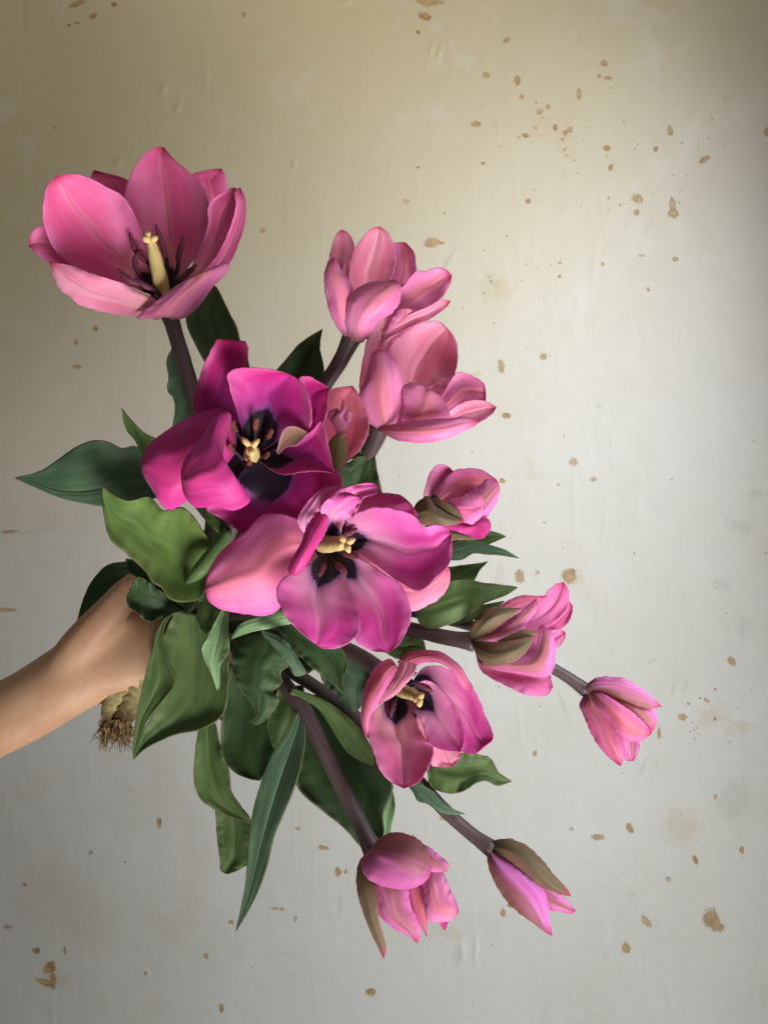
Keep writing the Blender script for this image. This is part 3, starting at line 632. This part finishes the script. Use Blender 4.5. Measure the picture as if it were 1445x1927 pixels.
t.P('722,812 696,796 680,771 676,740 687,713 695,688 699,668 712,656','742,812 752,796 758,771 759,740 756,710 748,685 732,664 712,656',(10,65,40),-0.5, side='o', wave=2)
t.P('732,814 752,790 758,760 757,728 772,722 790,724 806,732','742,817 795,808 848,790 845,775 838,760 826,743 806,732',(10,60,50),-0.35, side='o', wave=2)
t.P('712,804 735,799 759,793 795,790 837,787 876,785 892,790 902,794','714,812 735,823 754,830 795,833 837,827 873,811 890,803 902,794',(20,85,55),-0.45, side='o', wave=2)
mesh_obj('stigma', tube_data([(768,730,40),(774,722,44),(781,722,44)],[4,5,3],8,8), STIG, t.t, W(774,722,40))
t.leaf('640,860 670,850 695,826 714,812','650,870 690,848 705,830 714,812',(-20,-20,-20),0.3,'mid')

# ---- 6: small torn one behind the magenta flower
t = Tulip('small half-hidden tulip with a curled torn petal, behind the magenta flower',
    [(640,868,60),(610,910,20),(540,990,-30),(440,1090,-80),(340,1160,-100),(302,1247,-120)], [13,13,13,13,13,12], (640,860,75), BUD)
COR = (petal_inner('petal_coral_inside', (0.86, 0.16, 0.26), (0.90, 0.26, 0.36), (0.50, 0.02, 0.10), (0.9, 0.5, 0.4), 0.002), PNK[1], RIM)
t.P('636,868 612,820 608,770 619,735 640,729 664,726','650,872 676,848 692,820 694,793 686,763 675,743 664,726',(-5,-15,0),0.3, m=COR, side='i')
t.P('624,878 617,850 622,828 640,811','636,888 650,865 653,835 640,811',(40,50,40),-0.6, side='o', m=(GRN[0], petal_outer('petal_pale_green_outside',(0.30,0.27,0.09),(0.36,0.30,0.12),(0.5,0.2,0.15),(0.27,0.27,0.09),0.8),RIM), nu=24, nv=15, wave=1.5)
t.P('636,820 628,800 626,785 640,772 646,750','650,815 656,800 645,785 652,768 646,750',(45,55,50),-0.5, side='o', nu=24, nv=13, wave=3)
t.P('630,800 618,790 620,775 634,768','638,800 640,788 640,775 634,768',(40,48,45),-0.5, side='o', nu=20, nv=12, wave=2)
t.P('640,800 646,780 650,770 655,772','652,800 660,790 662,778 655,772',(40,46,50),-0.4, side='o', nu=20, nv=12, wave=2)

# ---- 7: right, half closed with olive sepal-like petal
t = Tulip('half-closed pink tulip at the right of the front flower with one olive-brown petal',
    [(788,972,20),(760,985,10),(680,1040,-30),(540,1100,-70),(420,1140,-100),(330,1175,-120),(300,1248,-130)], [13,13,13,13,13,13,12], (796,968,35), BUD)
t.P('800,978 797,935 802,910 812,885 827,874 840,876 852,886','822,975 852,945 862,908 852,886',(0,-10,0),0.3, side='i')
t.P('808,965 818,925 852,887 879,881 904,884 924,895 937,907','815,968 850,948 900,938 925,930 937,907',(0,10,15),(-0.2,-0.5), side='o', m=PNK)
t.P('822,948 862,937 900,915 930,900 939,914','830,962 870,978 903,987 921,967 932,950 939,928 939,914',(5,25,10),-0.4, side='o')
t.P('815,950 850,939 880,932 905,931 912,954','820,958 850,972 885,986 902,976 912,954',(15,45,30),-0.4, side='i', m=(BUD[0],BUD[0],RIM))
t.P('800,980 850,975 888,984 915,975 924,990 917,1004 910,1013','804,988 845,997 875,1005 898,1014 910,1013',(10,30,30),-0.5, side='o', m=MAG)
t.P('800,985 850,992 880,1003 905,1014','800,998 840,1014 870,1016 905,1014',(10,15,20),-0.3, side='o', m=GRN)
t.P('798,945 815,937 840,946 858,958 873,980','802,955 820,962 845,972 873,980',(35,55,45),-0.5, side='o', m=GRN, nv=15)
t.P('777,965 780,953 790,941 805,933 817,950 840,966 858,974 873,982','779,972 786,981 797,987 822,990 852,988 873,982',(40,70,50),-0.6, side='o', m=GRN)
mesh_obj('anther', tube_data([(810,938,60),(818,936,62),(826,940,60)],[3,5,3],8,8), FIL, t.t, W(818,936,60))
t.leaf('790,1040 847,1024 884,1017 914,1024 947,1033 977,1051','790,1050 847,1054 870,1053 890,1041 914,1043 947,1046 977,1051',(-20,0,10),(-0.4,0.3),'blue','mid', fold=True, mid='790,1045 850,1038 890,1031 920,1036 950,1042 977,1051')
t.leaf('850,1018 900,1001 924,999 952,1010','850,1032 900,1029 920,1024 952,1010',(-30,-20,-15),0.3,'mid','mid')

# ---- 8: right, middle
t = Tulip('pink tulip pointing right with two olive outer petals, above the small far right bud',
    [(892,1208,10),(840,1200,0),(770,1184,-10),(640,1165,-40),(500,1160,-70),(400,1165,-90),(320,1185,-110),(305,1248,-130)], [15,14,14,14,13,13,13,12], (892,1208,15), BUD)
t.P('900,1185 920,1155 939,1141 957,1129 979,1121 1007,1121 1030,1121','905,1195 950,1165 990,1142 1015,1132 1030,1121',(-10,0,0),-0.3, side='o', m=PNK)
t.P('900,1195 990,1150 1018,1130 1033,1110 1045,1100 1060,1095','906,1203 1000,1192 1040,1172 1062,1150 1071,1131 1069,1109 1060,1095',(-10,-10,-5),0.3)
t.P('950,1195 1010,1175 1045,1150 1068,1131 1077,1140','960,1208 1010,1212 1048,1192 1066,1176 1076,1156 1077,1140',(-10,-20,-10),0.2)
t.P('950,1205 1020,1190 1050,1184 1064,1190','950,1218 1028,1232 1048,1220 1062,1203 1064,1190',(-10,-20,-15),0.2)
t.P('893,1222 902,1238 950,1245 1010,1240 1040,1250 1036,1272 1040,1293','895,1228 903,1259 919,1274 952,1291 977,1303 1009,1311 1029,1308 1040,1293',(0,20,25),0.4, side='i', wave=4)
t.P('905,1232 960,1235 990,1222 1005,1200 1012,1182 1021,1175','905,1252 980,1268 1030,1272 1043,1250 1044,1222 1040,1195 1021,1175',(15,55,30),-0.5, side='o')
t.P('893,1208 927,1186 952,1168 975,1153 995,1137 1009,1126','895,1211 925,1210 954,1209 977,1194 994,1169 1011,1145 1009,1126',(10,50,30),-0.5, side='o')
t.P('935,1206 960,1195 984,1184 1017,1191','938,1212 970,1206 1000,1197 1017,1191',(55,60,55),-0.3, side='o', m=GRN, nu=26, nv=13)
t.P('886,1206 885,1186 894,1166 909,1150 929,1143 955,1144 982,1145','888,1210 903,1204 925,1189 945,1173 965,1158 982,1145',(15,65,45),-0.6, side='o', m=GRN)
t.P('886,1206 910,1207 940,1208 970,1204 990,1199 1009,1193','887,1213 902,1239 924,1253 947,1251 977,1239 997,1216 1009,1193',(20,80,50),-0.6, side='o', m=GRN, label='olive outer petal nearest the camera')
t.leaf('790,1080 845,1067 879,1063 900,1060 918,1056','790,1115 850,1104 889,1096 900,1076 918,1056',(-30,-20,-10),0.3,'mid','mid', wave=4)
t.leaf('785,1135 815,1110 840,1096 869,1091 914,1097 950,1101 974,1105','783,1152 790,1174 815,1183 840,1176 865,1166 889,1149 914,1134 952,1119 974,1105',(10,30,10),-0.3,'mid','mid')
t.leaf('850,1165 900,1141 950,1131','850,1178 900,1164 925,1151 950,1131',(-20,-15,-15),0.2,'mid')

# ---- 9: small far right bud
t = Tulip('small closed pink bud on a thin stem, farthest to the right',
    [(1104,1300,-30),(1070,1276,-30),(1030,1252,-32),(940,1200,-34),(860,1170,-36),(700,1140,-60),(500,1140,-90),(330,1180,-120),(302,1243,-135)], [11,11,11,11,11,12,12,12,12], (1106,1302,-25), BUD)
t.P('1130,1330 1165,1380 1173,1405 1177,1430 1192,1432','1150,1320 1195,1370 1202,1395 1202,1412 1192,1432',(-10,-15,-10),0.2, side='o')
t.P('1102,1292 1113,1280 1129,1274 1150,1274 1173,1277 1198,1289 1225,1310 1245,1330','1106,1302 1125,1307 1156,1312 1188,1324 1219,1333 1245,1330',(12,45,32),(-0.3,-0.3), side='o', m=HAL, f=-0.1)
t.P('1112,1296 1175,1300 1215,1318 1233,1338 1235,1356 1228,1376','1118,1312 1160,1337 1195,1362 1228,1376',(5,35,20),(-0.7,-0.2), side='o')
t.P('1104,1302 1090,1325 1097,1345 1108,1372 1125,1403 1146,1426 1167,1442','1112,1308 1142,1340 1162,1370 1170,1390 1174,1410 1172,1430 1167,1442',(5,32,15),(-0.7,-0.2), side='o', m=PNK)
t.P('1108,1301 1132,1305 1166,1325 1195,1345 1215,1365 1227,1379','1108,1305 1124,1332 1148,1362 1164,1386 1188,1396 1208,1393 1227,1379',(10,60,30),-0.5, side='o', m=PNK)

# ---- 10: open, lower right of centre
t = Tulip('open pink tulip tilted down right, its top petal arching over a yellow pistil',
    [(735,1285,70),(700,1250,40),(650,1222,10),(560,1190,-40),(440,1180,-80),(330,1185,-110),(300,1241,-130)], [16,15,14,14,13,13,12], (748,1300,80), PNK)
t.P('770,1290 800,1255 840,1258 885,1290 902,1317 912,1344 925,1374 927,1392 909,1405','775,1302 820,1340 848,1380 867,1412 884,1419 897,1417 909,1405',(0,0,20),0.3, rib=5, m=PUR)
t.P('800,1370 811,1400 807,1425 815,1441 834,1443 852,1442','830,1370 869,1412 863,1430 852,1442',(20,5,10),0.2, side='i', m=SAL)
t.P('758,1305 805,1280 845,1315 866,1350 874,1377 872,1400 866,1415','760,1318 790,1352 803,1385 822,1408 845,1413 866,1415',(0,30,55),0.45, rib=4, m=PUR)
t.P('745,1312 760,1370 800,1412','775,1312 810,1350 830,1390 800,1412',(-6,10,20),0.1)
t.P('745,1310 715,1329 697,1349 691,1374 699,1404 710,1440 732,1469 760,1484','762,1316 782,1354 799,1389 816,1405 812,1429 804,1449 789,1471 760,1484',(0,45,85),0.45, rib=6)
t.P('748,1262 735,1240 712,1250 695,1272 685,1300 680,1334 680,1359 689,1390','762,1278 752,1262 740,1280 727,1305 712,1325 700,1345 695,1362 689,1390',(40,85,80),(-0.7,-0.2), side='o')
t.P('752,1242 746,1264 733,1287 723,1305 712,1327','784,1250 780,1266 762,1289 740,1311 712,1327',(95,110,96),(-0.4,0.1), side='i', m=SAL, nv=17)
t.P('748,1246 762,1231 778,1226 802,1223 827,1226 849,1239 868,1256 880,1277 889,1293 884,1300','766,1262 782,1254 799,1247 824,1247 844,1257 859,1275 873,1295 884,1300',(60,110,105),(-0.7,0.1), side='o', wave=1.8)
t.cup(34)
t.pistil((752,1298,90),(788,1312,140),11.5,[(797,1306,150),(790,1330,150),(780,1320,146)],6.5)
for p in ([(748,1306,88),(742,1320,105),(737,1335,114),(735,1350,118)],[(746,1304,88),(732,1318,102),(731,1340,110)],[(758,1312,90),(768,1326,108),(780,1336,116),(792,1344,118)],[(760,1310,90),(772,1322,104),(788,1333,112)],
          [(760,1290,88),(780,1284,98),(800,1294,104),(819,1302,106)],[(756,1286,85),(768,1272,94),(784,1266,98)]):
    t.stamen(p, 4.5, 5, split=0.35)
t.leaf('600,1190 640,1213 680,1235 706,1256 692,1290 685,1320 672,1337','600,1260 612,1290 630,1305 640,1327 655,1338 672,1337',(0,10,10),0.35,'blue','mid')
t.leaf('550,1165 600,1188 641,1219 654,1250 646,1284 650,1308','520,1180 545,1215 575,1245 600,1266 626,1287 650,1308',(40,50,50),0.35,'dark','dark', wave=4)
t.leaf('730,1200 770,1193 795,1204 801,1224','720,1225 750,1240 780,1228 801,1224',(-20,-20,-20),0.2,'mid')
t.leaf('780,1420 869,1417 889,1419 904,1421 922,1427 932,1444 939,1455 963,1471','770,1440 803,1450 809,1479 829,1490 852,1494 877,1486 894,1474 914,1469 936,1478 963,1471',(-10,10,10),0.35,'mid','pale', wave=5, label='wavy leaf below the lower right open flower')

# ---- 11: bottom nodding
t = Tulip('nodding pink tulip at the end of a long thick stem, lowest of all',
    [(702,1600,100),(672,1540,92),(632,1460,80),(598,1388,65),(560,1320,40),(490,1245,-10),(400,1200,-60),(320,1190,-100),(308,1246,-120)], [15,15,15,15,15,14,13,13,12], (704,1600,105), BUD)
t.P('800,1690 822,1728 828,1740 837,1752','830,1690 845,1722 842,1738 837,1752',(0,0,0),0.1, side='o', m=MAG, nu=20, nv=11)
t.P('755,1640 768,1675 773,1706 788,1735 803,1764','785,1640 798,1680 804,1729 803,1764',(10,20,10),-0.3, side='o', m=PNK)
t.P('775,1625 795,1668 797,1700 806,1731 833,1736 852,1729 863,1717','795,1620 833,1642 846,1673 859,1699 863,1717',(10,45,40),(-0.4,-0.4), side='o', m=SAL)
t.P('755,1578 799,1590 825,1608 844,1626 839,1641','765,1600 795,1625 812,1640 839,1641',(20,45,45),-0.4, side='o')
t.P('696,1612 690,1650 706,1700 714,1722 738,1745 770,1762 785,1776','740,1630 766,1668 773,1706 788,1736 791,1757 785,1776',(15,50,30),-0.4, side='o')
t.P('692,1602 676,1622 671,1650 673,1680 683,1716 700,1759 715,1789 722,1805','700,1606 690,1640 706,1668 711,1698 712,1728 720,1756 726,1784 722,1805',(10,55,30),-0.5, side='o', m=(BUD[0],GRN[1],RIM))
t.P('702,1592 716,1577 740,1566 770,1571 797,1589 808,1612 811,1638','697,1597 683,1612 681,1630 691,1652 716,1666 743,1672 770,1673 791,1665 806,1652 811,1638',(10,90,60),-0.5, side='o', m=(BUD[0],petal_outer('petal_hood_outside',(0.62,0.12,0.42),(0.70,0.16,0.48),(0.5,0.03,0.15),(0.30,0.12,0.08),0.95,center=0.18,width=0.6),RIM), label='broad hooding outer petal, brownish at its base')
t.leaf('560,1340 542,1377 511,1421 491,1473 477,1524 468,1582 463,1651 453,1709 443,1755','572,1345 575,1387 569,1435 554,1483 535,1531 515,1579 504,1627 487,1675 467,1716 443,1755',(60,75,60),(-0.1,0.45),'blue','blue', wave=2.0, label='long dark blue-green spear leaf hanging lowest', mid='567,1352 556,1385 537,1440 517,1500 497,1570 484,1625 468,1690 443,1755', fold=True)
t.leaf('540,1300 556,1400 557,1472 573,1497 614,1531 648,1558 690,1606','610,1310 690,1400 739,1478 721,1530 722,1570 705,1600 690,1606',(-10,10,20),(0.5,0.3),'dark','dark', wave=5, rib=6)
t.leaf('700,1450 728,1480 717,1530 722,1580','720,1450 742,1500 736,1560 722,1590',(0,-10,-10),0.2,'pale')
t.leaf('550,1295 600,1313 648,1343 683,1380 701,1413 704,1441','545,1305 595,1330 622,1366 648,1408 672,1428 704,1441',(50,52,50),-0.4,'mid','mid', wave=2.5)
t.leaf('525,1290 507,1340 503,1370 511,1400 520,1420','570,1290 580,1360 552,1392 520,1420',(20,25,30),0.3,'mid')

# ---- 12: lower right bud
t = Tulip('tight pink and olive bud pointing down right, beside the nodding tulip',
    [(926,1598,20),(885,1568,10),(830,1518,0),(760,1440,-20),(640,1325,-50),(480,1230,-90),(330,1190,-120),(305,1251,-135)], [13,13,13,13,13,13,13,12], (926,1598,25), BUD)
t.P('985,1645 1020,1667 1052,1682 1068,1697 1083,1714','985,1660 1015,1690 1032,1711 1055,1716 1075,1719 1083,1714',(5,10,10),-0.3, side='o')
t.P('922,1592 927,1584 946,1578 966,1580 992,1593 1022,1620 1045,1650 1068,1675 1074,1687','926,1601 932,1608 959,1624 992,1650 1022,1670 1052,1682 1074,1687',(0,40,20),(-0.6,-0.5), side='o', m=GRN)
t.P('918,1598 916,1615 922,1640 936,1670 959,1703 992,1729 1022,1751 1039,1762','924,1600 939,1612 972,1633 999,1653 1023,1676 1031,1703 1033,1729 1039,1762',(5,45,20),(-0.5,-0.4), side='o', m=(BUD[0],petal_outer('petal_split_outside',(0.68,0.14,0.50),(0.76,0.22,0.62),(0.5,0.03,0.15),(0.34,0.13,0.085),1.0,center=0.05,width=0.5),RIM))
t.leaf('760,1440 790,1473 814,1489 834,1511 857,1524 876,1532','750,1455 779,1494 786,1507 802,1512 829,1529 854,1533 876,1532',(20,30,20),-0.3,'blue','mid', fold=True, mid='755,1447 785,1483 806,1500 830,1520 857,1529 876,1532')
t.leaf('376,1350 368,1420 366,1473 378,1504 408,1526 440,1540 472,1546','402,1345 419,1420 431,1450 436,1490 453,1517 472,1546',(10,20,10),(0.2,0.5),'mid','light', f=0.1)
t.leaf('406,1515 408,1562 414,1617 416,1638 428,1645','452,1515 472,1545 473,1590 468,1624 450,1636 428,1645',(0,-5,5),0.3,'mid','mid')
t.leaf('440,1230 425,1310 416,1387 422,1428 439,1452 470,1466 490,1469','520,1240 545,1340 520,1415 490,1469',(-10,-15,0),0.35,'dark','mid')
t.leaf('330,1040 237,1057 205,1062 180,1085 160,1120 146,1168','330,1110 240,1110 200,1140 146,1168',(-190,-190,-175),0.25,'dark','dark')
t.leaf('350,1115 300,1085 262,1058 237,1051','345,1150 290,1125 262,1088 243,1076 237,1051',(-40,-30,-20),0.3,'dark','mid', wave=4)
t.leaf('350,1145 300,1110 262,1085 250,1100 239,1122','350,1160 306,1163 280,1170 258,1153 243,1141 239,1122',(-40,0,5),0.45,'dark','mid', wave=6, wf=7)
# crowded inner leaves that close the middle of the bunch
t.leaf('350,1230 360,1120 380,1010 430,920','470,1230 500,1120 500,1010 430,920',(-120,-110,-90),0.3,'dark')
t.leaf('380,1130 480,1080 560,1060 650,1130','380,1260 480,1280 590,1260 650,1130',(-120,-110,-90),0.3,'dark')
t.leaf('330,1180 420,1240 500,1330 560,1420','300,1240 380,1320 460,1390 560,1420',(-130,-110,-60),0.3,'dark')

# ------------------------------------------------------------------ BULB
def build_bulb():
    b = thing('tulip_bulb', 'pale dirty tulip bulb with brown hairy roots hanging below the wrist', 'bulb', W(222, 1362, -150))
    s = NT('bulb_skin'); o = s.obj(); n = s.noise(o, 130, 5, 0.65, 0.8); n2 = s.noise(o, 500, 4, 0.7); u, w = s.uvw()
    c = s.mix(s.ss(n, 0.38, 0.62), (0.48, 0.43, 0.19), (0.30, 0.24, 0.09))
    f = s.ss(s.math('ADD', u, s.math('MULTIPLY', n2, 0.5)), 0.70, 1.05)
    c = s.mix(f, c, (0.09, 0.045, 0.012)); c = s.mix(s.math('MULTIPLY', s.ss(n2, 0.56, 0.68), 0.7), c, (0.12, 0.06, 0.015))
    m = s.plain(c, 0.55, s.bump(s.math('ADD', n, n2), 0.6, 0.002), sss=0.1)
    mesh_obj('bulb_scale', tube_data([(285,1240,-140),(262,1290,-142),(240,1330,-145),(222,1366,-150)], [22,36,36,31,12], 26, 40, lump=0.30, seed=3), m, b, W(240,1330,-145))
    mesh_obj('bulb_scale', tube_data([(238,1290,-120),(215,1315,-118),(203,1340,-120),(206,1366,-130)], [14,17,17,12,4], 18, 24, lump=0.3, seed=8), m, b, W(215,1315,-118))
    rs = random.Random(4); ds = []
    for i in range(230):
        x = rs.uniform(198, 244); z = rs.uniform(-180, -118); y = 1352 + rs.uniform(-4, 8)
        ln = rs.choice([rs.uniform(14, 40), rs.uniform(14, 40), rs.uniform(30, 62)]); dx = (x - 221) * 0.35 + rs.gauss(0, 7) - 6
        p = [(x, y, z), (x + dx*0.3 + rs.gauss(0, 3), y + ln*0.35, z + rs.gauss(0, 3)), (x + dx*0.6 + rs.gauss(0, 4), y + ln*0.7, z + rs.gauss(0, 4)), (x + dx + rs.gauss(0, 5), y + ln, z + rs.gauss(0, 6))]
        ds.append(tube_data(p, [rs.uniform(1.3, 2.2), 1.3, 0.4], 5, 10, caps=False))
    for i in range(9):
        y = rs.uniform(1340, 1395); x = rs.choice([rs.uniform(190, 205), rs.uniform(234, 246)]); sgn = -1 if x < 218 else 1
        ds.append(tube_data([(x, y, -140), (x + sgn*7, y + rs.uniform(-4, 5), -138), (x + sgn*rs.uniform(10, 18), y + rs.uniform(-4, 10), -136)], [1.1, 0.8, 0.3], 5, 6, caps=False))
    s = NT('root_brown'); n = s.noise(s.obj(), 300, 3, 0.6); rm = s.plain(s.mix(s.ss(n, 0.35, 0.7), (0.09, 0.05, 0.018), (0.34, 0.23, 0.09)), 0.8)
    r = mesh_obj('roots', join_data(ds), rm, b, W(222, 1362, -150)); r['kind'] = 'stuff'
build_bulb()

# ------------------------------------------------------------------ ARM AND HAND
def build_person():
    ds = []
    def t(path, rad, sq=1.0): ds.append(tube_data(path, rad, 24, 44, squash=sq))
    # forearm into the heel of the hand
    t([(-420,1560,-70),(-200,1450,-90),(0,1354,-105),(62,1322,-112),(125,1282,-118),(180,1252,-128),(235,1232,-145),(285,1215,-155)], [120,104,81,76,71,72,74,56], 0.72)
    # palm
    t([(110,1290,-122),(185,1252,-142),(255,1222,-152),(330,1200,-165)], [64,80,86,78], 0.50)
    t([(120,1262,-112),(190,1262,-122),(250,1255,-135),(310,1255,-150)], [60,58,56,46], 0.75)
    # thumb: leaves the side of the palm and closes over the stems
    t([(120,1262,-108),(168,1196,-98),(212,1148,-92),(244,1112,-88),(282,1088,-78),(320,1082,-62),(356,1092,-50)], [44,43,38,34,30,26,18], 0.95)
    # four fingers round the back of the stems, coming forward at the right
    for y0, ln, r in ((1118, 1.0, 28), (1172, 1.06, 29), (1226, 1.0, 27), (1275, 0.84, 23)):
        t([(285,y0+20,-165),(335,y0+6,-200),(335+62*ln,y0,-196),(335+100*ln,y0+2,-150),(335+96*ln,y0+6,-98),(335+62*ln,y0+10,-72)], [r*1.15,r*1.1,r,r*0.95,r*0.88,r*0.6])
    v, f, u = join_data(ds)
    me = bpy.data.meshes.new('person'); me.from_pydata(v, [], f); me.update()
    o = link('person', me)
    r = o.modifiers.new('remesh', 'REMESH'); r.mode = 'VOXEL'; r.voxel_size = 0.0016; r.use_smooth_shade = True
    sm = o.modifiers.new('smooth', 'SMOOTH'); sm.factor = 0.8; sm.iterations = 24
    s = NT('skin'); oc = s.obj()
    n = s.noise(oc, 26, 4, 0.6); n2 = s.noise(oc, 700, 4, 0.6); n3 = s.noise(oc, 180, 3, 0.6, 1.0)
    c = s.mix(s.ss(n, 0.35, 0.65), (0.56, 0.31, 0.18), (0.64, 0.40, 0.24))
    c = s.mix(s.math('MULTIPLY', s.ss(n3, 0.45, 0.75), 0.25), c, (0.48, 0.18, 0.12))
    mpn = s.n('ShaderNodeMapping'); s.put(mpn.inputs[0], oc); mpn.inputs['Rotation'].default_value = (0, math.radians(-30), 0); mpn.inputs['Scale'].default_value = (1, 0.3, 0.16)
    vn = s.noise(mpn.outputs[0], 150, 3, 0.5, 1.2); band = s.math('SUBTRACT', 1.0, s.ss(s.math('ABSOLUTE', s.math('SUBTRACT', vn, 0.5)), 0.0, 0.035))
    c = s.mix(s.math('MULTIPLY', band, 0.06), c, (0.30, 0.22, 0.20))
    pores = s.n('ShaderNodeTexVoronoi'); s.put(pores.inputs['Vector'], oc); pores.inputs['Scale'].default_value = 1300
    hh = s.math('ADD', s.math('ADD', s.math('MULTIPLY', n2, 0.6), n3), s.math('MULTIPLY', pores.outputs[0], 0.25))
    s.plain(c, 0.5, s.bump(s.math('ADD', hh, s.math('MULTIPLY', band, 0.2)), 0.16, 0.0005), spec=0.35, sss=0.1)
    me.materials.append(s.m)
    dg = bpy.context.evaluated_depsgraph_get(); ev = o.evaluated_get(dg)
    nm = bpy.data.meshes.new_from_object(ev); o.modifiers.clear(); o.data = nm
    if not nm.materials: nm.materials.append(s.m)
    nm.polygons.foreach_set('use_smooth', [True] * len(nm.polygons))
    o['label'] = 'bare forearm and hand reaching in from the left, gripping the tulip stems'; o['category'] = 'person'
build_person()
